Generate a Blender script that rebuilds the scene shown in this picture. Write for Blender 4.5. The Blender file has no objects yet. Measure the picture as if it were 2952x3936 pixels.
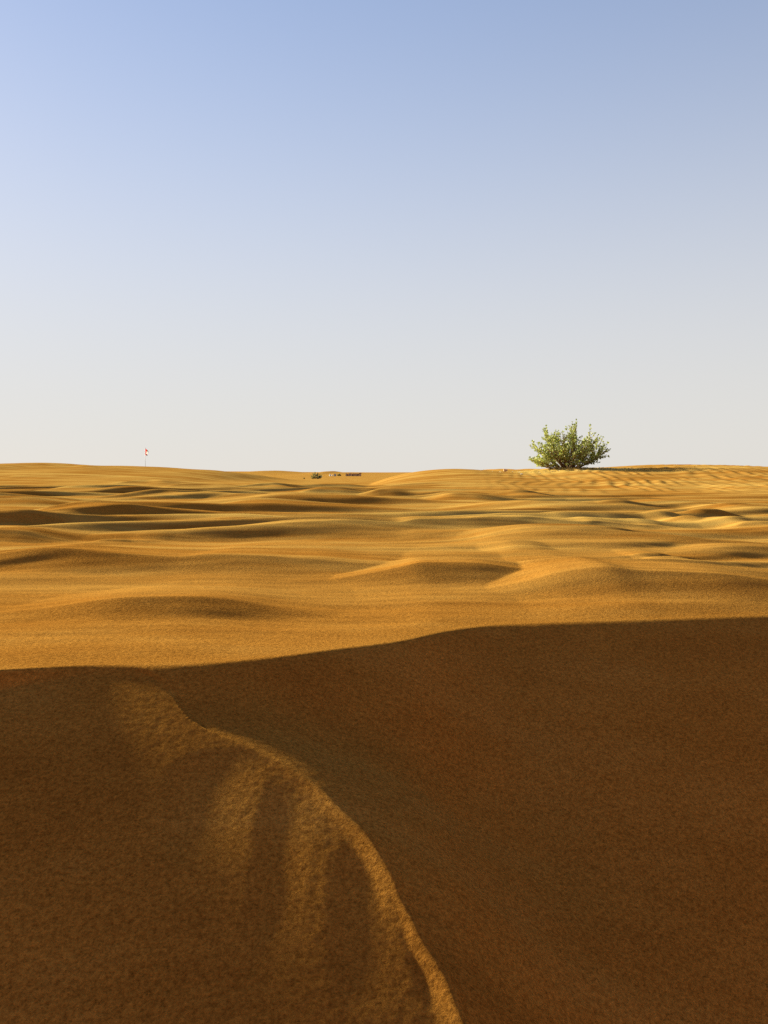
import bpy, bmesh, math, random
import numpy as np
from mathutils import Vector, Matrix

# ------------------------------------------------------------------ camera, sky, sun, exposure
R = math.radians
SC = bpy.context.scene
COL = SC.collection
FPX, CX, CY, HORIZON = 3320.0, 1476.0, 1968.0, 1815.0      # the photograph's focal length and horizon, in its pixels
CAM_H = 0.62
PITCH = math.atan((CY - HORIZON) / FPX)
cam_d = bpy.data.cameras.new('camera'); cam = bpy.data.objects.new('camera', cam_d); COL.objects.link(cam)
cam_d.sensor_fit = 'HORIZONTAL'; cam_d.sensor_width = 36.0; cam_d.lens = 36.0 * FPX / 2952.0
cam_d.clip_start = 0.02; cam_d.clip_end = 20000
cam.location = (0, 0, CAM_H); cam.rotation_euler = (math.pi / 2 - PITCH, 0, 0)
SC.camera = cam

SUN_EL, SUN_AZ = 16.5, 49.0          # degrees; azimuth is to the left of the view direction (+Y)
world = bpy.data.worlds.new('World'); SC.world = world; world.use_nodes = True
wn = world.node_tree.nodes; wl = world.node_tree.links
bg = wn['Background']
sky = wn.new('ShaderNodeTexSky'); sky.sky_type = 'NISHITA'; sky.sun_disc = False
sky.sun_elevation = R(SUN_EL); sky.sun_rotation = R(-SUN_AZ)
sky.altitude = 0; sky.air_density = 1.0; sky.dust_density = 0.25; sky.ozone_density = 3.0
gam = wn.new('ShaderNodeGamma'); gam.inputs['Gamma'].default_value = 0.62          # dusty air: an even, low-contrast sky
gain = wn.new('ShaderNodeMix'); gain.data_type = 'RGBA'; gain.blend_type = 'MULTIPLY'; gain.inputs[0].default_value = 1.0
gain.inputs[7].default_value = (1.161, 1.202, 1.448, 1)
wl.new(sky.outputs[0], gam.inputs[0]); wl.new(gam.outputs[0], gain.inputs[6])
# a layer of pale dust, thickest along the whole horizon
wtc = wn.new('ShaderNodeTexCoord'); wsep = wn.new('ShaderNodeSeparateXYZ'); wl.new(wtc.outputs['Generated'], wsep.inputs[0])
wabs = wn.new('ShaderNodeMath'); wabs.operation = 'ABSOLUTE'; wl.new(wsep.outputs['Z'], wabs.inputs[0])
wsq = wn.new('ShaderNodeMath'); wsq.operation = 'POWER'; wsq.inputs[1].default_value = 2.0; wl.new(wabs.outputs[0], wsq.inputs[0])
wdiv = wn.new('ShaderNodeMath'); wdiv.operation = 'MULTIPLY'; wdiv.inputs[1].default_value = -1 / .36 ** 2; wl.new(wsq.outputs[0], wdiv.inputs[0])
wexp = wn.new('ShaderNodeMath'); wexp.operation = 'EXPONENT'; wl.new(wdiv.outputs[0], wexp.inputs[0])
wfac = wn.new('ShaderNodeMath'); wfac.operation = 'MULTIPLY'; wfac.inputs[1].default_value = .90; wl.new(wexp.outputs[0], wfac.inputs[0])
dust = wn.new('ShaderNodeMix'); dust.data_type = 'RGBA'; dust.inputs[7].default_value = (3.552, 3.415, 3.183, 1)
wl.new(wfac.outputs[0], dust.inputs[0]); wl.new(gain.outputs[2], dust.inputs[6])
wl.new(dust.outputs[2], bg.inputs['Color']); bg.inputs['Strength'].default_value = 0.05
sun_l = bpy.data.lights.new('sun', 'SUN'); sun = bpy.data.objects.new('sun', sun_l); COL.objects.link(sun)
sun_l.energy = 5.0; sun_l.angle = R(1.6); sun_l.color = (1.0, 0.96, 0.70)
SUN_DIR = Vector((-math.sin(R(SUN_AZ)) * math.cos(R(SUN_EL)), math.cos(R(SUN_AZ)) * math.cos(R(SUN_EL)), math.sin(R(SUN_EL))))
sun.rotation_euler = (-SUN_DIR).to_track_quat('-Z', 'Y').to_euler()
sun.location = SUN_DIR * 300
vs = SC.view_settings
vs.view_transform = 'Standard'; vs.look = 'None'; vs.gamma = 1.0; vs.use_curve_mapping = False
vs.exposure = 2.1
SC.cycles.use_denoising = False
SC.cycles.max_bounces = 6
SC.cycles.sample_clamp_direct = 3.0; SC.cycles.sample_clamp_indirect = 1.0

# ------------------------------------------------------------------ noise and small maths helpers
def _hash(ix, iy, seed):
    h = (ix.astype(np.int64) * 374761393 + iy.astype(np.int64) * 668265263 + seed * 1442695041) & 0xffffffff
    h = ((h ^ (h >> 13)) * 1274126177) & 0xffffffff
    return (h ^ (h >> 16)) & 0xffffffff

def noise(x, y, seed=0):
    """gradient noise, about -0.7..0.7"""
    x0 = np.floor(x); y0 = np.floor(y)
    fx = x - x0; fy = y - y0
    u = fx * fx * fx * (fx * (fx * 6 - 15) + 10); v = fy * fy * fy * (fy * (fy * 6 - 15) + 10)
    def g(dx, dy):
        a = _hash(x0 + dx, y0 + dy, seed) * (2 * math.pi / 4294967296.0)
        return np.cos(a) * (fx - dx) + np.sin(a) * (fy - dy)
    return (g(0, 0) * (1 - u) + g(1, 0) * u) * (1 - v) + (g(0, 1) * (1 - u) + g(1, 1) * u) * v

def sstep(a, b, x):
    t = np.clip((x - a) / (b - a), 0, 1)
    return t * t * (3 - 2 * t)

def interp_smooth(x, xs, ys):
    """piecewise cubic through the points (Catmull-Rom slopes)"""
    xs = np.asarray(xs, float); ys = np.asarray(ys, float)
    m = np.gradient(ys, xs)
    x = np.clip(x, xs[0], xs[-1])
    i = np.clip(np.searchsorted(xs, x) - 1, 0, len(xs) - 2)
    h = xs[i + 1] - xs[i]; t = (x - xs[i]) / h
    return ((2*t**3 - 3*t**2 + 1) * ys[i] + (t**3 - 2*t**2 + t) * h * m[i]
            + (-2*t**3 + 3*t**2) * ys[i + 1] + (t**3 - t**2) * h * m[i + 1])

cp, sp = math.cos(PITCH), math.sin(PITCH)
def ray(px, py):
    u = (np.asarray(px, float) - CX) / FPX; v = (CY - np.asarray(py, float)) / FPX
    return u, cp + v * sp, v * cp - sp           # world x, y, z of the view ray

def on_plane(px, py, z=0.0):
    dx, dy, dz = ray(px, py)
    t = (z - CAM_H) / dz
    return dx * t, dy * t

def at_dist(px, py, y):
    dx, dy, dz = ray(px, py)
    return float(dx / dy * y), float(CAM_H + dz / dy * y)

# ------------------------------------------------------------------ the terrain
# crest of the near shaded slope
MAIN = [(-500, 2590), (0, 2574), (330, 2556), (700, 2553), (1000, 2530), (1300, 2492), (1560, 2458), (1720, 2424), (1850, 2406), (2100, 2394), (2500, 2382), (2952, 2366), (3500, 2350)]
mx, my = on_plane([p[0] for p in MAIN], [p[1] for p in MAIN])
def main_crest(x):
    return interp_smooth(x, np.concatenate([[-60, -8], mx, [8, 60]]), np.concatenate([[my[0] - 3, my[0] - .7], my, [my[-1] + 1.2, my[-1] + 4]]))

# wind-drift crests on the flat behind it: picture points, height in metres, lee length, windward length
CRESTS = [
 ([(-400,2112),(-200,2120),(0,2126),(121,2129),(211,2135),(301,2144),(422,2156),(573,2165),(693,2168),(784,2156),(904,2152),(1000,2153),(1102,2154),(1224,2148),(1376,2151),(1498,2145),(1640,2156)], .095, .34, 1.5),
 ([(1400,2218),(1520,2206),(1607,2190),(1711,2189),(1863,2197),(2040,2216)], .055, .24, 1.0),
 ([(1950,2238),(2041,2223),(2119,2208),(2222,2206),(2343,2208),(2430,2224),(2584,2228),(2735,2230),(2952,2241),(3300,2252)], .075, .3, 1.1),
 ([(150,2330),(400,2317),(542,2313),(768,2311),(949,2320),(1060,2332)], .04, .22, .7),
 ([(2450,2178),(2524,2169),(2614,2172),(2670,2180)], .03, .2, .7),
 ([(2650,2140),(2800,2122),(2952,2120),(3100,2122)], .03, .25, .8),
 ([(1833,2090),(1900,2074),(1960,2067),(2010,2063),(2131,2060),(2312,2060),(2433,2066),(2554,2081),(2675,2098)], .062, .34, 1.6),
 ([(1900,2130),(2010,2125),(2150,2140)], .025, .25, .8),
 ([(-150,2056),(0,2057),(78,2059),(190,2070)], .05, .3, 1.0),
 ([(300,2106),(422,2093),(540,2098)], .04, .3, 1.0),
 ([(700,2045),(950,2031),(1041,2026),(1224,2023),(1376,2026),(1467,2035),(1528,2038),(1589,2023),(1711,2020),(1802,2019),(1881,2011),(1960,2010),(2041,2005),(2161,2015),(2240,2015),(2288,2003),(2373,2006),(2463,2012),(2506,2006),(2554,2009),(2614,2024),(2760,2044)], .085, .32, 1.7),
 ([(540,2010),(753,2000),(874,1993),(1000,1996),(1100,2002)], .045, .4, 1.4),
 ([(-120,1998),(0,1998),(90,1999),(190,2008)], .05, .4, 1.3),
 ([(90,1972),(181,1954),(253,1948),(337,1954),(452,1964),(640,1972)], .105, .5, 2.0),
 ([(900,1934),(950,1938),(1041,1947),(1193,1958),(1400,1962)], .075, .4, 1.9),
 ([(900,1897),(1072,1906),(1254,1914),(1376,1929),(1498,1934),(1589,1934),(1681,1944),(1890,1958)], .085, .45, 2.0),
 ([(2640,1988),(2711,1980),(2810,1988)], .045, .4, 1.4),
 ([(2820,2030),(2856,2012),(2952,2018),(3100,2020)], .06, .4, 1.4),
 ([(2580,2004),(2650,2001),(2720,2016)], .04, .3, 1.2),
 ([(-150,1914),(0,1918),(120,1925),(230,1937)], .085, .6, 2.4),
 ([(1930,1924),(2071,1933),(2192,1948),(2312,1960),(2480,1980)], .075, .5, 2.0),
 ([(2320,1950),(2403,1942),(2490,1948)], .05, .5, 1.8),
 ([(1660,1922),(1741,1912),(1802,1917),(1910,1922)], .075, .6, 2.3),
 ([(70,1896),(241,1880),(331,1878),(458,1884),(560,1892)], .10, .8, 3.0),
 ([(440,1903),(603,1895),(693,1900),(890,1917)], .10, .7, 2.6),
 ([(1125,1898),(1224,1886),(1291,1885),(1390,1894)], .10, .7, 2.8),
 ([(1410,1904),(1470,1898),(1550,1903)], .06, .6, 2.2),
 ([(1960,1910),(2022,1904),(2115,1914)], .06, .7, 2.2),
 ([(2440,1930),(2560,1926),(2720,1934),(2900,1938)], .04, .7, 2.2),
 ([(2780,1956),(2860,1950),(3000,1956)], .05, .6, 2.0),
 ([(-150,1842),(0,1845),(108,1851),(220,1868)], .13, 1.2, 4.5),
 ([(130,1842),(241,1836),(380,1840)], .13, 1.5, 5.0),
 ([(450,1862),(542,1851),(650,1856)], .13, 1.2, 4.0),
 ([(620,1874),(681,1867),(814,1864),(920,1871)], .12, 1.0, 3.6),
 ([(930,1872),(1020,1867),(1110,1874)], .10, 1.0, 3.2),
 ([(1180,1874),(1290,1866),(1400,1874)], .05, 1.0, 3.2),
]
crest_fns = []
for k, (pts, A, Ll, Lw) in enumerate(CRESTS):
    px = np.array([p[0] for p in pts], float); py = np.array([p[1] for p in pts], float)
    w = .55 * (px[-1] - px[0]) * min(1, 700. / (px[-1] - px[0]))
    px = np.concatenate([[px[0] - w], px, [px[-1] + w]]); py = np.concatenate([[py[0] + 3], py, [py[-1] + 3]])
    A = min(1.6 * A, .14)
    x, y = on_plane(px, py, z=.7 * A)
    ym = float(np.mean(y)); a, b = np.polyfit(x, y, 1)
    a = float(np.clip(a, -.10, .45)); xm = float(np.mean(x))
    yl = ym + a * (x - xm) + .12 * (y - (ym + a * (x - xm)))        # crests run nearly straight; their height rises and dips
    xl = (px - CX) / FPX * yl
    zl = CAM_H + (HORIZON - py) / FPX * yl                            # height that puts the crest on its line
    zl = A + .8 * np.clip(zl - .7 * A, -.55 * A, .5 * A)
    crest_fns.append((xl, yl, zl, Ll, Lw, k))

def drifts(X, Y):
    Z = np.zeros_like(X)
    for xs, ys, zs, Ll, Lw, k in crest_fns:
        span = xs[-1] - xs[0]
        m = (X > xs[0]) & (X < xs[-1]) & (Y > ys.min() - 7 * Ll - .3) & (Y < ys.max() + 3 * Lw + .3)
        if not m.any(): continue
        x = X[m]; y = Y[m]
        t = (x - xs[0]) / span
        e = min(.44, 1.8 * Lw / span)
        tap = sstep(0, e, t) * sstep(0, e, 1 - t)
        c = interp_smooth(x, xs, ys) + .25 * Ll * noise(x * .9 / Ll * .3, x * 0 + k, 5)
        amp = np.maximum(interp_smooth(x, xs, zs), 0) * tap * (1 + .25 * noise(x * .7, x * 0 + k * 3.7, 6))
        d = y - c
        L = Ll * (.62 + .38 * amp / np.mean(zs))
        q = np.maximum(-d, 0) / L
        near = .55 * np.maximum(1 - q * q / (q + .10), 0) ** 1.35 + .45 * np.exp(-q * .42)
        far = np.exp(-(np.maximum(d, 0) / Lw) ** 1.5)
        Z[m] = np.maximum(Z[m], amp * np.where(d < 0, near, far)) + .25 * np.minimum(Z[m], amp * np.where(d < 0, near, far))
    return Z

# far dunes: (distance, near width, far width, [(picture x, picture y of the crest line)])
FAR = [
 (82., 34., 36., [(-900,1800),(-500,1797),(-200,1795),(0,1790),(110,1785),(205,1782),(275,1784),(345,1791),(560,1795),(660,1799),(750,1805),(860,1812),(940,1824),(1020,1842),(1120,1852),(1300,1856)]),
 (48., 19., 26., [(1430,1858),(1500,1836),(1590,1817),(1680,1807),(1750,1805),(1850,1811),(1950,1815),(2010,1811),(2070,1803),(2150,1799),(2300,1797),(2400,1791),(2500,1787),(2650,1788),(2952,1796),(3300,1800),(3900,1806)]),
]
def plain(X, Y):
    Rr = np.hypot(X, Y)
    return -1.75 * np.clip((Rr - 45) / 255., 0, 1) ** .9
def base_z(X, Y):
    z = plain(X, Y)
    for dist, wn_, wf, pts in FAR:
        xs = [(p[0] - CX) / FPX * dist for p in pts]
        zs = [CAM_H + (HORIZON - p[1]) / FPX * dist for p in pts]
        h = interp_smooth(X, xs, zs)
        wob = dist + dist * .05 * noise(X / (dist * .25), X * 0 + dist, 9)
        d = Y - wob
        f = np.where(d < 0, np.exp(-(np.abs(d) / wn_) ** 2 * 1.6), np.exp(-(d / wf) ** 2))
        z = z + f * (h - plain(X, Y * 0 + dist)) * 1.0
    return z

# the far plain beyond: low dunes that close the horizon
FARLINE = [(-3000,1812),(-1000,1813),(600,1814),(850,1812),(1000,1811),(1040,1809),(1160,1816),(1200,1818),(1240,1815),(1262,1811.5),(1284,1811.5),(1303,1815),(1330,1815.5),(1380,1818),(1486,1821),(1600,1819),(1800,1812),(1855,1809.5),(1880,1804.5),(1910,1803.5),(1938,1802.5),(1952,1806),(2000,1805),(2030,1802),(2070,1804),(2300,1808),(2952,1810),(6000,1812)]
def far_line(X, Y):
    dist = 900.
    xs = [(p[0] - CX) / FPX * dist for p in FARLINE]; zs = [CAM_H + (HORIZON - p[1]) / FPX * dist for p in FARLINE]
    h = interp_smooth(X, xs, zs)
    d = Y - dist
    f = np.where(d < 0, np.exp(-(d / 190.) ** 2), np.exp(-(d / 300.) ** 2))
    return f * (h + 1.75)

# the near slope that falls towards the camera
SLOPE = 0.50
def slope_only(X, Y):
    c = main_crest(X)
    d = c - Y                                         # metres on the near side of the crest
    dd = np.maximum(d, 0)
    # straight slip face, then flattening into the trough under and behind the camera, then an added, unseen dune behind that blocks sky light
    face = -SLOPE * (np.sqrt(dd * dd + .03 ** 2) - .03) - .07 * np.minimum(dd, 2) ** 2
    floor = -1.45 + .05 * noise(X * .6, Y * .6, 21)
    k = .22
    hmix = np.clip(.5 + .5 * (face - floor) / k, 0, 1)
    z = floor * (1 - hmix) + face * hmix + k * hmix * (1 - hmix) * 1.0
    z = np.maximum(z, floor)
    back = np.maximum(-Y - .8 + .7 * np.maximum(X - 2.6, 0), 0)  # added dune out of view, cuts sky light and bounces warm light
    z = z + 5.2 * (1 - np.exp(-(back / 5.0) ** 1.4)) * sstep(0, 2.5, d)
    return np.where(d > 0, z, 0)

SPUR_SLOPE, SPUR_HEAD = 0.405, float(main_crest(np.array([-.9]))[0])
def march(px, py):
    """where the view ray meets the back of the spur"""
    dx, dy, dz = ray(px, py)
    t = (CAM_H + SPUR_SLOPE * SPUR_HEAD) / (SPUR_SLOPE * dy - dz)
    return dx * t, dy * t

SPUR = [(480,2560),(560,2585),(660,2670),(780,2790),(930,2860),(1090,2935),(1200,3010),(1320,3120),(1430,3235),(1510,3370),(1590,3540),(1680,3690),(1750,3830),(1800,3960),(1850,4150)]
sx, sy = march([p[0] for p in SPUR], [p[1] for p in SPUR])
o_ = np.argsort(sy); sx = np.array(sx)[o_]; sy = np.array(sy)[o_]
FURROWS = [   # picture line, depth, half width
 ([(880,2868),(790,2910),(730,2980),(705,3080),(700,3200),(705,3330)], .007, .040),
 ([(1082,2965),(1062,3060),(1042,3180),(1028,3320),(1008,3480),(985,3650),(960,3800)], .0045, .025),
 ([(1372,3210),(1348,3300),(1335,3420),(1335,3560),(1345,3720),(1370,3900)], .0042, .026),
 ([(1478,3330),(1520,3440),(1570,3580),(1640,3740),(1690,3930)], .004, .016),
]
fur = []
for pts, D, w in FURROWS:
    fx, fy = march([p[0] for p in pts], [p[1] for p in pts])
    o_ = np.argsort(fy); fur.append((np.array(fx)[o_], np.array(fy)[o_], D, w))

def spur(X, Y):
    m = (Y > -1.5) & (Y < main_crest(X)) & (X > -6) & (X < 6)
    Z = np.zeros_like(X)
    if not m.any(): return Z
    x = X[m]; y = Y[m]
    c = main_crest(x)
    line = interp_smooth(y, sy, sx) + .012 * noise(y * 9, y * 0, 31)
    d = x - line                                      # right of the spur is positive
    below = c - y
    dl = np.maximum(-d, 0); dr = np.maximum(d, 0)
    bl = np.maximum(SPUR_HEAD - y, 0); bc = np.minimum(bl, 1.6)
    z_main = slope_only(x, y)
    z_left = -SPUR_SLOPE * bl - .018 * bc ** 2 - .05 * bc ** 2 * sstep(.25, 1.4, dl)
    fall = np.exp(-(dr / .55) ** 1.3) * np.where(d > 0, sstep(0, .35, bl), 1) * sstep(2.2, 1.5, dl)
    z = np.maximum(z_left - z_main, -.3) * fall
    # the low lip of fresh sand along the spur
    lip = .0115 * sstep(.28, .75, bl) * np.where(d < 0, np.exp(-(d / .032) ** 2), np.exp(-(d / .022) ** 2))
    z = z + lip
    for fx, fy, D, w in fur:
        q = interp_smooth(y, fy, fx)
        tt = (y - fy[0]) / (fy[-1] - fy[0])
        a = D * sstep(-.02, .35, tt) * sstep(0, .3, 1.02 - tt)
        z = z - a * np.exp(-((x - q) / np.where(x < q, w, 3.2 * w)) ** 2)
    Z[m] = z * sstep(-.0, .06, below)
    return Z

TREE_Y = 42.5
TREE_X = at_dist(2182, 1812, TREE_Y)[0]
def height(X, Y):
    X = np.asarray(X, float); Y = np.asarray(Y, float)
    Rr = np.hypot(X, Y)
    c = main_crest(X)
    behind = sstep(-.0, .6, Y - c)                    # 0 at the main crest, 1 on the flat behind it
    z = slope_only(X, Y) + spur(X, Y)
    z = z + drifts(X, Y) * sstep(-.05, .25, Y - c)
    z = z + base_z(X, Y) * sstep(6, 20, Y) + plain(X, Y) * (1 - sstep(6, 20, Y)) + far_line(X, Y)
    # gentle unevenness of every size, stretched across the wind
    z = z + behind * .030 * noise(X * .33, Y * .8, 1) * sstep(2, 8, Rr)
    z = z + behind * .012 * noise(X * 1.1 + .3 * Y, Y * 3.2, 2) * (1 - sstep(16, 30, Rr))
    z = z + behind * .004 * noise(X * 2.6 + .6 * Y, Y * 11, 3) * (1 - sstep(8, 16, Rr))
    z = z + .10 * noise(X * .07, Y * .12, 4) * sstep(10, 40, Rr) * (1 - sstep(60, 120, Rr))
    z = z + .22 * noise(X / 60., Y / 45., 7) * sstep(120, 300, Rr)
    z = z + 6 * noise(X / 700., Y / 500., 8) * sstep(1400, 2500, Rr)
    # a train of low drifts with their lee towards the camera
    wt = behind * sstep(4.2, 6, Y) * (1 - sstep(26, 40, Y)) * (1 - sstep(19, 24, Y) * sstep(0, 4, X)) * (1 - sstep(16, 30, np.abs(X)))
    mk = wt > .01
    if mk.any():
        xx = X[mk]; yy = Y[mk]
        ph = yy / 1.45 - .06 * xx + 1.3 * noise(xx * .13, yy * .10, 61) + .40 * noise(xx * .40, yy * .3, 62)
        s = ph - np.floor(ph)
        saw = np.where(s < .25, s / .25, (1 - s) / .75)
        saw = saw * saw * (3 - 2 * saw)
        z[mk] += wt[mk] * (.075 + .003 * yy) * saw * np.clip(.42 + 1.3 * noise(xx * .22 + 9, yy * .45, 63), 0.05, 1)
    wt = behind * sstep(4.4, 5.5, Y) * (1 - sstep(12, 18, Y)) * (1 - sstep(7, 12, np.abs(X)))
    mk = wt > .01
    if mk.any():
        xx = X[mk]; yy = Y[mk]
        ph = yy / .62 - .12 * xx + 1.6 * noise(xx * .22, yy * .2, 71) + .4 * noise(xx * .9, yy * .5, 72)
        s = ph - np.floor(ph)
        saw = np.where(s < .25, s / .25, (1 - s) / .75)
        saw = saw * saw * (3 - 2 * saw)
        z[mk] += wt[mk] * .034 * saw * np.clip(.25 + 1.4 * noise(xx * .30 + 5, yy * .7, 73), 0, 1)
    # the side wind ripples on the mound at the right
    rip = sstep(22, 27, Y) * (1 - sstep(42, 49, Y)) * sstep(1.5, 9, X + .12 * (30 - Y)) * (1 - sstep(35, 50, X))
    mk = rip > .01
    if mk.any():
        xx = X[mk]; yy = Y[mk]
        ph = (xx - .16 * yy) / .52 + 1.3 * noise(xx * .30, yy * .16, 41) + .5 * noise(xx * 1.1, yy * .35, 42)
        s = ph - np.floor(ph)
        saw = np.where(s < .65, s / .65, (1 - s) / .35)
        saw = saw * saw * (3 - 2 * saw)
        z[mk] += rip[mk] * .045 * saw * np.clip(.5 + 1.4 * noise(xx * .8, yy * .30, 43), .05, 1)
    # hummock of sand caught under the bush, its steep side towards the sun
    tx = X - TREE_X; ty = Y - TREE_Y
    z = z + .13 * np.exp(-((tx + 1.0) / 1.7) ** 2 - ((ty + .1) / 1.3) ** 2)
    z = z + .05 * noise(X * 2.2, Y * 2.2, 44) * np.exp(-((tx + .2) / 2.6) ** 2 - ((ty + .8) / 2.2) ** 2)
    return z

def ground_mesh():
    def geo(a, b, n): return np.geomspace(a, b, n, endpoint=False)
    rr = np.concatenate([geo(.05, 1.15, 40), geo(1.15, 6, 720), geo(6, 60, 800), geo(60, 1000, 260), np.geomspace(1000, 9000, 40)])
    inner = np.linspace(-31, 31, 421)
    outer = 31 + (329 - 31) * np.linspace(0, 1, 92)[1:-1]
    th = np.radians(np.concatenate([inner, outer]))
    T, Q = np.meshgrid(th, rr)
    X = Q * np.sin(T); Y = Q * np.cos(T)
    Z = height(X, Y)
    # clumped, wind-sorted grain on the near sand
    near = 1 - sstep(3.5, 7, Q)
    Z = Z + near * (.0005 * noise(X * 42, Y * 42, 51) + .0003 * noise(X * 95, Y * 95, 52))
    nr, nc = X.shape
    co = np.empty((nr * nc + 1, 3)); co[:-1, 0] = X.ravel(); co[:-1, 1] = Y.ravel(); co[:-1, 2] = Z.ravel()
    co[-1] = (0, 0, Z[0].mean())
    i = np.arange(nr - 1)[:, None] * nc; j = np.arange(nc)[None, :]; j2 = (j + 1) % nc
    quads = np.stack([i + j, i + nc + j, i + nc + j2, i + j2], -1).reshape(-1, 4)[:, ::-1]
    me = bpy.data.meshes.new('sand_ground')
    nq = len(quads); nt = nc
    tris = np.stack([np.full(nc, nr * nc), (np.arange(nc) + 1) % nc, np.arange(nc)], -1)[:, ::-1]
    me.vertices.add(len(co)); me.vertices.foreach_set('co', co.ravel())
    me.loops.add(nq * 4 + nt * 3)
    me.loops.foreach_set('vertex_index', np.concatenate([quads.ravel(), tris.ravel()]).astype(np.int32))
    me.polygons.add(nq + nt)
    me.polygons.foreach_set('loop_start', np.concatenate([np.arange(nq) * 4, nq * 4 + np.arange(nt) * 3]).astype(np.int32))
    me.update(calc_edges=True); me.validate()
    me.polygons.foreach_set('use_smooth', np.ones(nq + nt, bool))
    return me

# ------------------------------------------------------------------ materials
def new_mat(name):
    m = bpy.data.materials.new(name); m.use_nodes = True
    n = m.node_tree.nodes; return m, n, m.node_tree.links, n['Principled BSDF']

def sand_material():
    m, n, l, b = new_mat('sand')
    tc = n.new('ShaderNodeTexCoord')
    def tex(scale, detail=3, rough=.55, mapping=None):
        t = n.new('ShaderNodeTexNoise'); t.inputs['Scale'].default_value = scale
        t.inputs['Detail'].default_value = detail; t.inputs['Roughness'].default_value = rough
        src = tc.outputs['Object']
        if mapping:
            mp = n.new('ShaderNodeMapping'); mp.inputs['Scale'].default_value = mapping; l.new(src, mp.inputs[0]); src = mp.outputs[0]
        l.new(src, t.inputs['Vector']); return t
    grain = tex(170, 4, .75); clump = tex(80, 3, .6); patch = tex(1.3, 4, .6, (1, 2.4, 1)); broad = tex(.09, 3, .5, (1, 1.6, 1)); streak = tex(1.0, 4, .65, (.45, 5.0, 1))
    def ramp(t, stops):
        r = n.new('ShaderNodeValToRGB'); e = r.color_ramp.elements
        e[0].position, e[0].color = stops[0][0], (*stops[0][1], 1); e[1].position, e[1].color = stops[-1][0], (*stops[-1][1], 1)
        for p, c in stops[1:-1]:
            q = e.new(p); q.color = (*c, 1)
        l.new(t.outputs['Fac'], r.inputs[0]); return r
    base = ramp(patch, [(.30, (.250, .101, .0160)), (.5, (.285, .120, .0195)), (.72, (.31, .140, .026))])
    g = ramp(grain, [(.30, (.45, .42, .38)), (.48, (.95, .95, .95)), (.60, (1.05, 1.05, 1.05)), (.74, (1.55, 1.6, 1.7))])
    c = ramp(clump, [(.32, (.68, .65, .62)), (.55, (1, 1, 1)), (.75, (1.22, 1.23, 1.24))])
    w = ramp(broad, [(.35, (.95, .93, .90)), (.65, (1.04, 1.05, 1.06))])
    k = ramp(streak, [(.35, (.95, .94, .93)), (.65, (1.05, 1.06, 1.07))])
    def mul(a, bb, f=1.0):
        x = n.new('ShaderNodeMix'); x.data_type = 'RGBA'; x.blend_type = 'MULTIPLY'; x.clamp_result = False
        x.inputs[0].default_value = f; l.new(a, x.inputs[6]); l.new(bb, x.inputs[7]); return x.outputs[2]
    col = mul(mul(mul(base.outputs[0], g.outputs[0]), c.outputs[0]), w.outputs[0]); col = mul(col, k.outputs[0])
    # fine pale sand streaks beyond the slope; they also paint in haze and sunlit paleness
    drift = tex(1.0, 5, .6, (.22, 1.5, 1))  # fine sand streaks together with painted haze and sunlit paleness
    dr = n.new('ShaderNodeMapRange'); dr.inputs['From Min'].default_value = .42; dr.inputs['From Max'].default_value = .64; l.new(drift.outputs['Fac'], dr.inputs['Value'])
    sepx = n.new('ShaderNodeSeparateXYZ'); l.new(tc.outputs['Object'], sepx.inputs[0])
    far = n.new('ShaderNodeMapRange'); far.inputs['From Min'].default_value = 3.0; far.inputs['From Max'].default_value = 9.0; l.new(sepx.outputs['Y'], far.inputs['Value'])
    fm = n.new('ShaderNodeMath'); fm.operation = 'MULTIPLY'; l.new(dr.outputs[0], fm.inputs[0]); l.new(far.outputs[0], fm.inputs[1])
    fm2 = n.new('ShaderNodeMath'); fm2.operation = 'MULTIPLY'; fm2.inputs[1].default_value = .75; l.new(fm.outputs[0], fm2.inputs[0])
    pale = n.new('ShaderNodeMix'); pale.data_type = 'RGBA'; pale.inputs[7].default_value = (.42, .252, .062, 1)
    l.new(fm2.outputs[0], pale.inputs[0]); l.new(col, pale.inputs[6]); col = pale.outputs[2]
    # bank round the foot of the bush, its sunlit brightness painted as paler sand
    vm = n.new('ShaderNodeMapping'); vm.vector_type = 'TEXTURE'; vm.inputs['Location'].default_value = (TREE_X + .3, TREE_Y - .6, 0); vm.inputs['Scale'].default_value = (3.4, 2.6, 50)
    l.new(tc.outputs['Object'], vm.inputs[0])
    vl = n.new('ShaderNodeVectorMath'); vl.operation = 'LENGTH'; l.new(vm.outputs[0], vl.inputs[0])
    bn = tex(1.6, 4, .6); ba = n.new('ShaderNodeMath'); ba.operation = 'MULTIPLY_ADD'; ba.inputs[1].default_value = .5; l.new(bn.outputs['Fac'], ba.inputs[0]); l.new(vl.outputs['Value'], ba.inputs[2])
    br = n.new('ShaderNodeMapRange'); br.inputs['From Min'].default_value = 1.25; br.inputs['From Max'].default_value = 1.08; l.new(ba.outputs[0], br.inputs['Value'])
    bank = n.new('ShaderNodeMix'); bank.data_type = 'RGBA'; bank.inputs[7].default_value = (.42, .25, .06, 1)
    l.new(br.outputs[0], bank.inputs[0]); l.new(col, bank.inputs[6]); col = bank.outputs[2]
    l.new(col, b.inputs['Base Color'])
    b.inputs['Roughness'].default_value = 1.0; b.inputs['Specular IOR Level'].default_value = 0.0
    bump = n.new('ShaderNodeBump'); bump.inputs['Strength'].default_value = .45; bump.inputs['Distance'].default_value = .004
    add = n.new('ShaderNodeMath'); add.operation = 'ADD'; l.new(grain.outputs['Fac'], add.inputs[0]); l.new(clump.outputs['Fac'], add.inputs[1])
    l.new(add.outputs[0], bump.inputs['Height']); l.new(bump.outputs[0], b.inputs['Normal'])
    return m

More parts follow.
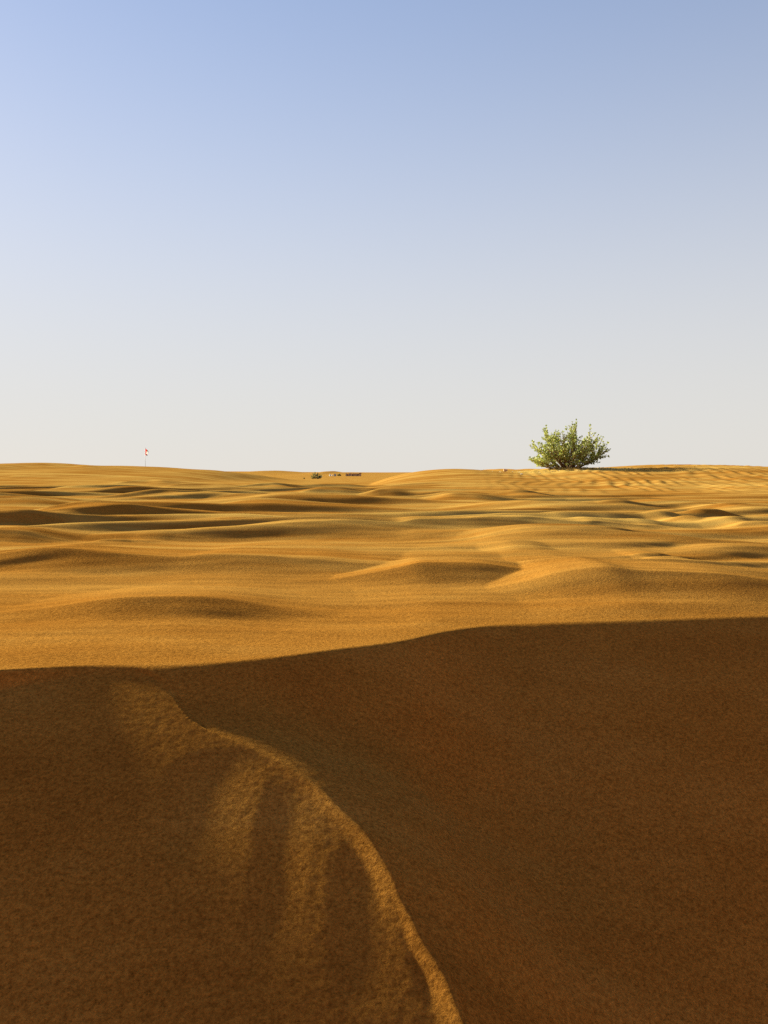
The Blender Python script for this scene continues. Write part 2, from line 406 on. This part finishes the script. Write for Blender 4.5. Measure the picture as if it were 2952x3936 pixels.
def plain_mat(name, col, rough=.8, var=.15, scale=8, translucent=0):
    m, n, l, b = new_mat(name)
    tc = n.new('ShaderNodeTexCoord'); t = n.new('ShaderNodeTexNoise'); t.inputs['Scale'].default_value = scale; t.inputs['Detail'].default_value = 3
    l.new(tc.outputs['Object'], t.inputs['Vector'])
    r = n.new('ShaderNodeValToRGB'); e = r.color_ramp.elements
    e[0].position = .3; e[0].color = (*[c * (1 - var) for c in col], 1); e[1].position = .7; e[1].color = (*[min(1, c * (1 + var)) for c in col], 1)
    l.new(t.outputs['Fac'], r.inputs[0]); l.new(r.outputs[0], b.inputs['Base Color'])
    b.inputs['Roughness'].default_value = rough; b.inputs['Specular IOR Level'].default_value = .3
    if translucent:
        tr = n.new('ShaderNodeBsdfTranslucent'); l.new(r.outputs[0], tr.inputs[0])
        mx_ = n.new('ShaderNodeMixShader'); mx_.inputs[0].default_value = translucent
        l.new(b.outputs[0], mx_.inputs[1]); l.new(tr.outputs[0], mx_.inputs[2]); l.new(mx_.outputs[0], n['Material Output'].inputs[0])
    return m

def leaf_mat(name, lo, mid, hi, scale):
    m, n, l, b = new_mat(name)
    gm = n.new('ShaderNodeNewGeometry')
    r = n.new('ShaderNodeValToRGB'); e = r.color_ramp.elements
    e[0].position = 0; e[0].color = (*lo, 1); e[1].position = 1; e[1].color = (*hi, 1); q = e.new(.5); q.color = (*mid, 1)
    l.new(gm.outputs['Random Per Island'], r.inputs[0]); l.new(r.outputs[0], b.inputs['Base Color'])
    b.inputs['Roughness'].default_value = .55; b.inputs['Specular IOR Level'].default_value = .35
    tr = n.new('ShaderNodeBsdfTranslucent'); l.new(r.outputs[0], tr.inputs[0])
    mx_ = n.new('ShaderNodeMixShader'); mx_.inputs[0].default_value = .28
    l.new(b.outputs[0], mx_.inputs[1]); l.new(tr.outputs[0], mx_.inputs[2]); l.new(mx_.outputs[0], n['Material Output'].inputs[0])
    return m

M = {
 'sand': sand_material(),
 'leaf': leaf_mat('leaf', (.13, .16, .026), (.32, .35, .07), (.52, .50, .17), 1),
 'dry_leaf': leaf_mat('dry_leaf', (.17, .14, .045), (.26, .21, .07), (.36, .29, .10), 1),
 'bark': plain_mat('bark', (.20, .115, .055), .9, .35, 14),
 'twig': plain_mat('twig', (.42, .33, .17), .9, .3, 14),
 'pole': plain_mat('pole', (.30, .29, .27), .5),
 'red': plain_mat('red_cloth', (.62, .03, .02), .8, .08, 4, .25),
 'green': plain_mat('green_cloth', (.03, .10, .04), .8, .1, 4, .15),
 'white': plain_mat('white_cloth', (.80, .79, .75), .8, .05, 4, .25),
 'black': plain_mat('black_cloth', (.03, .026, .022), .8, .1, 4, .1),
 'tent': plain_mat('white_canvas', (.60, .57, .50), .8, .06, 2),
 'tent_door': plain_mat('grey_canvas', (.34, .31, .26), .8, .1, 2),
 'cabin': plain_mat('grey_sheet', (.38, .36, .31), .6, .1, 2),
 'cabin_roof': plain_mat('dull_roof', (.20, .17, .12), .7, .1, 2),
 'clay': plain_mat('red_clay', (.62, .31, .13), .9, .3, 1.2),
 'clay_lit': plain_mat('lit_clay', (.36, .25, .14), .9, .1, 1.2),  # sunlit whitish ends of the huts, put into the wall colour
 'dark_wood': plain_mat('dark_wood', (.17, .10, .045), .9, .3, 3),
 'scrap': plain_mat('pale_scrap', (.45, .42, .36), .7, .1, 9),
}

# ------------------------------------------------------------------ object helpers
def tag(o, label=None, cat=None, group=None, kind=None):
    for k, v in (('label', label), ('category', cat), ('group', group), ('kind', kind)):
        if v: o[k] = v
    return o
def link_mesh(name, me, mat, parent=None, smooth=False):
    o = bpy.data.objects.new(name, me); COL.objects.link(o)
    for mm in (mat if isinstance(mat, (list, tuple)) else [mat]): me.materials.append(mm)
    if parent: o.parent = parent
    if smooth: me.polygons.foreach_set('use_smooth', np.ones(len(me.polygons), bool))
    return o
def empty(name, loc, rz=0.0):
    o = bpy.data.objects.new(name, None); COL.objects.link(o); o.location = loc; o.rotation_euler = (0, 0, rz)
    o.empty_display_size = .3; return o
class MB:
    """collects vertices and faces of ONE mesh"""
    def __init__(s): s.v = []; s.f = []; s.mi = []
    def add(s, vs, fs, mi=0):
        b = len(s.v); s.v += [tuple(v) for v in vs]; s.f += [tuple(b + i for i in f) for f in fs]; s.mi += [mi] * len(fs); return s
    def tube(s, pts, radii, n=6):
        rings = []
        up = Vector((.31, .17, .93))
        for i, p in enumerate(pts):
            t = (pts[min(i + 1, len(pts) - 1)] - pts[max(i - 1, 0)]).normalized()
            a = t.cross(up)
            if a.length < 1e-3: a = t.cross(Vector((1, 0, 0)))
            a.normalize(); bb = t.cross(a)
            rings.append([p + (a * math.cos(2 * math.pi * k / n) + bb * math.sin(2 * math.pi * k / n)) * radii[i] for k in range(n)])
        vs = [v for r in rings for v in r]
        fs = [(i * n + k, i * n + (k + 1) % n, (i + 1) * n + (k + 1) % n, (i + 1) * n + k) for i in range(len(pts) - 1) for k in range(n)]
        fs += [tuple(reversed(range(n))), tuple(range((len(pts) - 1) * n, len(pts) * n))]
        return s.add(vs, fs)
    def box(s, x0, x1, y0, y1, z0, z1):
        vs = [(x, y, z) for z in (z0, z1) for y in (y0, y1) for x in (x0, x1)]
        return s.add(vs, [(0, 2, 3, 1), (4, 5, 7, 6), (0, 1, 5, 4), (2, 6, 7, 3), (0, 4, 6, 2), (1, 3, 7, 5)])
    def leaf(s, p, d, nrm, L, W):
        d = d.normalized(); side = d.cross(nrm)
        if side.length < 1e-4: side = d.cross(Vector((1, .2, .1)))
        side.normalize(); up = side.cross(d)
        f = .22 * W
        vs = [p, p + d * L * .30 + side * W * .45 + up * f, p + d * L * .72 + side * W * .42 + up * f * .8, p + d * L - up * f * .6,
              p + d * L * .72 - side * W * .42 + up * f * .8, p + d * L * .30 - side * W * .45 + up * f, p + d * L * .5]
        return s.add(vs, [(0, 6, 1), (1, 6, 2), (2, 6, 3), (0, 5, 6), (5, 4, 6), (4, 3, 6)])
    def build(s, name, mat, parent=None, smooth=False):
        me = bpy.data.meshes.new(name); me.from_pydata(s.v, [], s.f); me.update()
        if any(s.mi): me.polygons.foreach_set('material_index', s.mi)
        return link_mesh(name, me, mat, parent, smooth)
def gz(x, y): return float(height(np.array([x]), np.array([y]))[0])

# ------------------------------------------------------------------ ground
g_o = link_mesh('sand_ground', ground_mesh(), M['sand']); tag(g_o, kind='structure')

# ------------------------------------------------------------------ the big bush
rnd = random.Random(7)
def rv(a): return Vector((rnd.uniform(-a, a), rnd.uniform(-a, a), rnd.uniform(-a, a)))
def bush_thing(name, x, y, label, cat, envelope, n_main, leaf_len, leaves_per_twig, stem_r, leafmat, twigs=5, stem_parent=True, base_spread=.28, leaf_from=.45):
    z = gz(x, y)
    root = empty(name, (x, y, z)); tag(root, label, cat)
    fol = MB()
    for i in range(n_main):
        az = 2 * math.pi * (i + rnd.uniform(-.35, .35)) / n_main * 2.618
        lean = math.sqrt((i + .5) / n_main)                     # 0 upright .. 1 nearly flat
        ang = lean * 1.50 + rnd.uniform(-.06, .06)
        d = Vector((math.cos(az) * math.sin(ang), math.sin(az) * math.sin(ang), math.cos(ang)))
        reach = envelope(d) * rnd.uniform(.90, 1.06)
        p0 = Vector((math.cos(az), math.sin(az), 0)) * base_spread * rnd.uniform(.2, 1) + Vector((0, 0, -.12))
        p0.z += gz(x + p0.x, y + p0.y) - z
        tip = d * reach + Vector((0, 0, .08 + .10 * reach * lean))
        mid = (p0 + tip) * .5 + Vector((0, 0, -.10 * reach * lean)) + rv(.05 * reach)
        pts = [p0 * (1 - t) ** 2 + mid * 2 * t * (1 - t) + tip * t * t + rv(.012 * reach) * (t > 0) for t in np.linspace(0, 1, 9)]
        st = MB(); r0 = stem_r * rnd.uniform(.7, 1.25)
        st.tube(pts, [r0 * (1 - .82 * t) for t in np.linspace(0, 1, 9)], 6)
        shoots = [(pts, .55)]
        for k in range(twigs):
            t0 = rnd.uniform(.28, .9); q = pts[int(t0 * 8)]
            fwd = (pts[min(int(t0 * 8) + 1, 8)] - pts[max(int(t0 * 8) - 1, 0)]).normalized()
            dd = (fwd + rv(.75) + Vector((0, 0, .25))).normalized()
            L = reach * rnd.uniform(.20, .42) * (1.15 - .5 * t0)
            tw = [q + dd * L * t + Vector((0, 0, .10 * L * t * t)) + rv(.015 * reach) * t for t in (0, .3, .6, 1)]
            if tw[-1].z < .06: tw = [Vector((w.x, w.y, max(w.z, .07))) for w in tw]
            st.tube(tw, [r0 * .34, r0 * .28, r0 * .2, r0 * .1], 5)
            shoots.append((tw, leaf_from if k % 2 else .15))
        st.build('stem', M['bark'], root, True)
        for path, frm in shoots:
            n = leaves_per_twig if len(path) < 9 else int(leaves_per_twig * 1.2)
            for j in range(n):
                t = frm + (1 - frm) * (j + rnd.random()) / n
                f = t * (len(path) - 1); a = min(int(f), len(path) - 2)
                p = path[a].lerp(path[a + 1], f - a); fw = (path[a + 1] - path[a]).normalized()
                for sgn in (1, -1):
                    sd = fw.cross(rv(1)).normalized() * sgn
                    ld = (fw * .75 + sd * .8 + Vector((0, 0, .15))).normalized()
                    s_ = rnd.uniform(.65, 1.2)
                    fol.leaf(p + sd * .01, ld, (Vector((0, 0, 1)) + rv(.9)).normalized(), leaf_len * s_, leaf_len * .62 * s_)
            for j in range(3):
                fol.leaf(path[-1], (fw + rv(.7)).normalized(), rv(1).normalized(), leaf_len * .8, leaf_len * .42)
    f_o = fol.build('foliage', leafmat, root); f_o['kind'] = 'stuff'
    return root

def env_main(d):
    ang = math.acos(max(-1, min(1, d.z)))
    r = 2.60 + .08 * math.exp(-(ang / .2) ** 2) - .05 * math.exp(-((ang - .80) / .35) ** 2) - .20 * max(0, ang - 1.0)
    return .79 * r * (1.0 + .05 * d.x)
bush_thing('green_bush', TREE_X, TREE_Y, 'large rounded green leafy bush on a sand mound against the sky', 'bush', env_main, 60, .115, 7, .032, M['leaf'], 6)

# low sprouts at the foot of the big bush
def sprout(x, y, label, n, L, seed):
    r_ = random.Random(seed); z = gz(x, y)
    root = empty('bare_sprout', (x, y, z)); tag(root, label, 'sprout', 'sprouts below the bush')
    fol = MB()
    for i in range(n):
        a = r_.uniform(0, 6.28); l_ = L * r_.uniform(.6, 1.1)
        tip = Vector((math.cos(a) * l_ * .7, math.sin(a) * l_ * .5, l_ * r_.uniform(.5, .95)))
        pts = [Vector((0, 0, -.04)), tip * .5 + Vector((r_.uniform(-.03, .03), 0, .02)), tip]
        MB().tube(pts, [.016, .012, .005], 5).build('stem', M['twig'], root, True)
        for k in range(4):
            q = pts[1].lerp(pts[2], r_.random()); fol.leaf(q, Vector((r_.uniform(-1, 1), r_.uniform(-1, 1), .6)), Vector((r_.uniform(-1, 1), -.6, 1)).normalized(), .11, .07)
    f = fol.build('foliage', M['leaf'], root); f['kind'] = 'stuff'
sprout(TREE_X - .28, TREE_Y - 1.25, 'small pale sprout with a few green leaves under the bush', 5, .42, 3)
sprout(TREE_X + .20, TREE_Y - 1.35, 'short pale forked sprout on open sand under the bush', 4, .34, 5)

# ------------------------------------------------------------------ far shrubs
def env_round(h, w):
    def f(d):
        ang = math.acos(max(-1, min(1, d.z))); return h * math.cos(ang) ** 2 + w * math.sin(ang) ** 2
    return f
def far_shrub(px, py_base, dist, hpx, wpx, label, n, mat, leaf):
    x, z = at_dist(px, py_base, dist)
    m = dist / FPX
    bush_thing('distant_shrub', x, dist, label, 'shrub', env_round(hpx * m * .92, wpx * m * .5), n, leaf, 4, .03, mat, 5, True, .3, .2)

far_shrub(1217, 1841, 300, 25, 48, 'large dull olive shrub alone on the far sand', 26, M['dry_leaf'], .30)
far_shrub(1303, 1825, 520, 10, 15, 'small dark shrub between the white tents and the walled camp', 14, M['dry_leaf'], .34)
far_shrub(1168, 1837, 310, 4, 7, 'tiny low tuft beside the large olive shrub', 7, M['dry_leaf'], .14)

# ------------------------------------------------------------------ flagpole
fd = 150.; fx_, fz_top = at_dist(558, 1723, fd)
fzb = gz(fx_, fd)
pole = empty('flagpole', (fx_, fd, fzb)); tag(pole, 'thin grey flagpole with a limp red, white and dark flag behind the dune crest', 'flagpole')
ph = fz_top - fzb
MB().tube([Vector((0, 0, -.3)), Vector((0, 0, ph * .5)), Vector((0, 0, ph))], [.032, .026, .02], 8).build('pole', M['pole'], pole, True)
fin = MB().tube([Vector((0, 0, ph)), Vector((0, 0, ph + .04)), Vector((0, 0, ph + .10))], [.02, .06, .015], 8).build('finial', M['pole'], pole, True)
flag = MB()
nx_, nz_ = 12, 12
FW, FH = .50, 1.15
grid = []
for i in range(nx_ + 1):
    for j in range(nz_ + 1):
        u = i / nx_; v = j / nz_
        X_ = .035 + FW * u * (1 - .25 * (1 - v) * u) - .06 * math.sin(5 * v) * u
        Z_ = ph - .06 - FH * (1 - v) - .42 * u ** 1.6 * (v ** 1.2) - .10 * u
        Y_ = .10 * math.sin(9 * u + 2 * v) * u - .06 * u
        grid.append((X_, Y_, Z_))
fs, mi = [], []
for i in range(nx_):
    for j in range(nz_):
        a = i * (nz_ + 1) + j
        flag.add([], [])
        fs.append((a, a + nz_ + 1, a + nz_ + 2, a + 1))
        mi.append(0 if i < 6 else (3 if j < 3 else (1 if j >= 9 else 2)))
flag.v = grid; flag.f = fs; flag.mi = mi
flag.build('flag', [M['red'], M['green'], M['white'], M['black']], pole, True)

# ------------------------------------------------------------------ the far camp
def place(px, py, dist):
    x, _ = at_dist(px, py, dist); return x, dist, gz(x, dist)
CD = 500.; pm = CD / FPX
def camp_wall(name, px0, px1, py, hpx, label, long_one):
    x0 = at_dist(px0, py, CD)[0]; x1 = at_dist(px1, py, CD)[0]
    zb = min(gz(x0, CD), gz(x1, CD)); root = empty(name, ((x0 + x1) / 2, CD, zb)); tag(root, label, 'hut', 'walled camp buildings')
    w = (x1 - x0) / 2; h = hpx * pm; D = 2.4
    MB().box(-w + .5, w, -.2, D, -.4, h * .86).build('wall', M['clay'], root)
    MB().box(-w - .25, -w + .497, -.35, D + .1, -.4, h).build('end_wall', M['clay_lit'], root)
    MB().box(-w + .55, w + .12, -.32, D + .12, h * .862, h * .93).build('roof', M['clay'], root)
    if long_one:
        MB().box(w - 1.1, w + .2, -.5, 1.4, h * .935, h * 1.12).build('roof_box', M['dark_wood'], root)
        for k in range(2):
            dx = -w + 1.6 + k * 2.6
            d_ = MB().box(dx, dx + .62, -.23, -.203, .0, h * .66).build('door', M['dark_wood'], root)
            d_.location.z = -.05
            MB().box(dx + .9, dx + 1.35, -.235, -.203, h * .38, h * .62).build('window', M['dark_wood'], root)
    else:
        MB().box(-.1, .35, -.23, -.203, -.1, h * .62).build('door', M['dark_wood'], root)
camp_wall('camp_hut', 1330, 1342, 1831, 10.5, 'short reddish camp hut with one sunlit end wall', False)
camp_wall('camp_hut', 1343, 1388, 1830, 11.5, 'long low red-brown camp hut with a dark roof box at its end', True)

def tent(px, py, wpx, hpx, label, dist=510.):
    x, y, z = place(px, py, dist); k = dist / FPX
    root = empty('dome_tent', (x, y, z)); tag(root, label, 'tent', 'white tents by the camp')
    r = wpx * k / 2; h = hpx * k; mb = MB(); n = 14; rows = 6; vs = []
    for i in range(rows + 1):
        a = i / rows * math.pi / 2
        for j in range(n):
            b = 2 * math.pi * j / n; vs.append((r * math.cos(a) * math.cos(b), r * math.cos(a) * math.sin(b), -.2 + (h + .2) * math.sin(a) + .0))
    mb.add(vs, [(i * n + j, i * n + (j + 1) % n, (i + 1) * n + (j + 1) % n, (i + 1) * n + j) for i in range(rows) for j in range(n)])
    mb.build('canopy', M['tent'], root, True)
    MB().add([(.45 * r, -.86 * r, -.1), (.85 * r, -.55 * r, -.1), (.60 * r, -.62 * r, .58 * h)], [(0, 1, 2)]).build('door_flap', M['tent_door'], root)
tent(1269, 1827, 7.5, 8, 'larger white dome tent, bright in the sun, before the far dune')
tent(1277.5, 1826.5, 6, 5, 'smaller white dome tent beside the larger white tent')
x, y, z = place(1288, 1834, 480)
cab = empty('grey_cabin', (x, y, z)); tag(cab, 'small grey cabin with a pale sunlit side below the white tents', 'cabin')
MB().box(-.58, .62, -.5, .7, -.3, 1.25).build('wall', M['cabin'], cab)
MB().box(-.70, .78, -.62, .8, 1.252, 1.38).build('roof', M['cabin_roof'], cab)
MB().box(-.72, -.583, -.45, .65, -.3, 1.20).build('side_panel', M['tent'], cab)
MB().box(.0, .4, -.53, -.503, -.1, .9).build('door', M['tent_door'], cab)
# lone hut at the right
hd = min(np.arange(600., 900., 5.), key=lambda q: abs(HORIZON + (CAM_H - gz((1943 - CX) / FPX * q, q)) / q * FPX - 1810.5))
x, y, z = place(1943, 1811, hd); kk = hd / FPX
hut = empty('lone_hut', (x, y, z)); tag(hut, 'lone low red-brown hut on the far dune left of the bush', 'hut')
ztop = at_dist(1943, 1805, hd)[1] - z
MB().box(-1.6, 1.6, -1.2, 1.2, -.5, ztop).build('wall', M['clay'], hut)
MB().add([(-1.8, -1.4, ztop + .003), (1.8, -1.4, ztop + .003), (1.8, 1.4, ztop + .003), (-1.8, 1.4, ztop + .003), (-1.8, 0, ztop + .55), (1.8, 0, ztop + .35)],
         [(0, 1, 5, 4), (2, 3, 4, 5), (0, 4, 3), (1, 2, 5), (3, 2, 1, 0)]).build('roof', M['clay'], hut)
MB().box(-1.68, -1.603, -.9, .9, -.5, ztop * .9).build('side_panel', M['clay_lit'], hut)  # thin slab added to carry the sunlit colour of the hut's end

# ------------------------------------------------------------------ litter near the mound
def scrap(px, py, dist, s, label, seed):
    r_ = random.Random(seed); x, y, z = place(px, py, dist)
    me = bpy.data.meshes.new('pale_scrap'); bm = bmesh.new(); bmesh.ops.create_icosphere(bm, subdivisions=2, radius=1)
    for v in bm.verts:
        k = 1 + r_.uniform(-.25, .25); v.co = Vector((v.co.x * s * k, v.co.y * s * .7 * k, v.co.z * s * .45 * k + s * .25))
    bm.to_mesh(me); bm.free()
    o = link_mesh('pale_scrap', me, M['scrap']); o.location = (x, y, z); tag(o, label, 'scrap')
scrap(2005, 1835, 40, .06, 'small white scrap lying on sand left below the bush', 1)
scrap(1990, 1817, 44, .035, 'tiny pale fleck on the lit edge of the bush mound', 2)
litter = MB(); r_ = random.Random(12)
for i in range(240):
    lx = TREE_X + r_.gauss(.3, 2.0); ly = TREE_Y - 1.2 + r_.gauss(0, .9); lz = gz(lx, ly)
    litter.leaf(Vector((lx, ly, lz + .012)), Vector((r_.uniform(-1, 1), r_.uniform(-1, 1), r_.uniform(0, .5))), Vector((r_.uniform(-.6, .6), r_.uniform(-.6, .6), 1)).normalized(), r_.uniform(.05, .11), r_.uniform(.03, .06))
lo = litter.build('leaf_litter', M['twig']); tag(lo, 'pale fallen leaves scattered on the sand around the bush', 'leaf litter', kind='stuff')
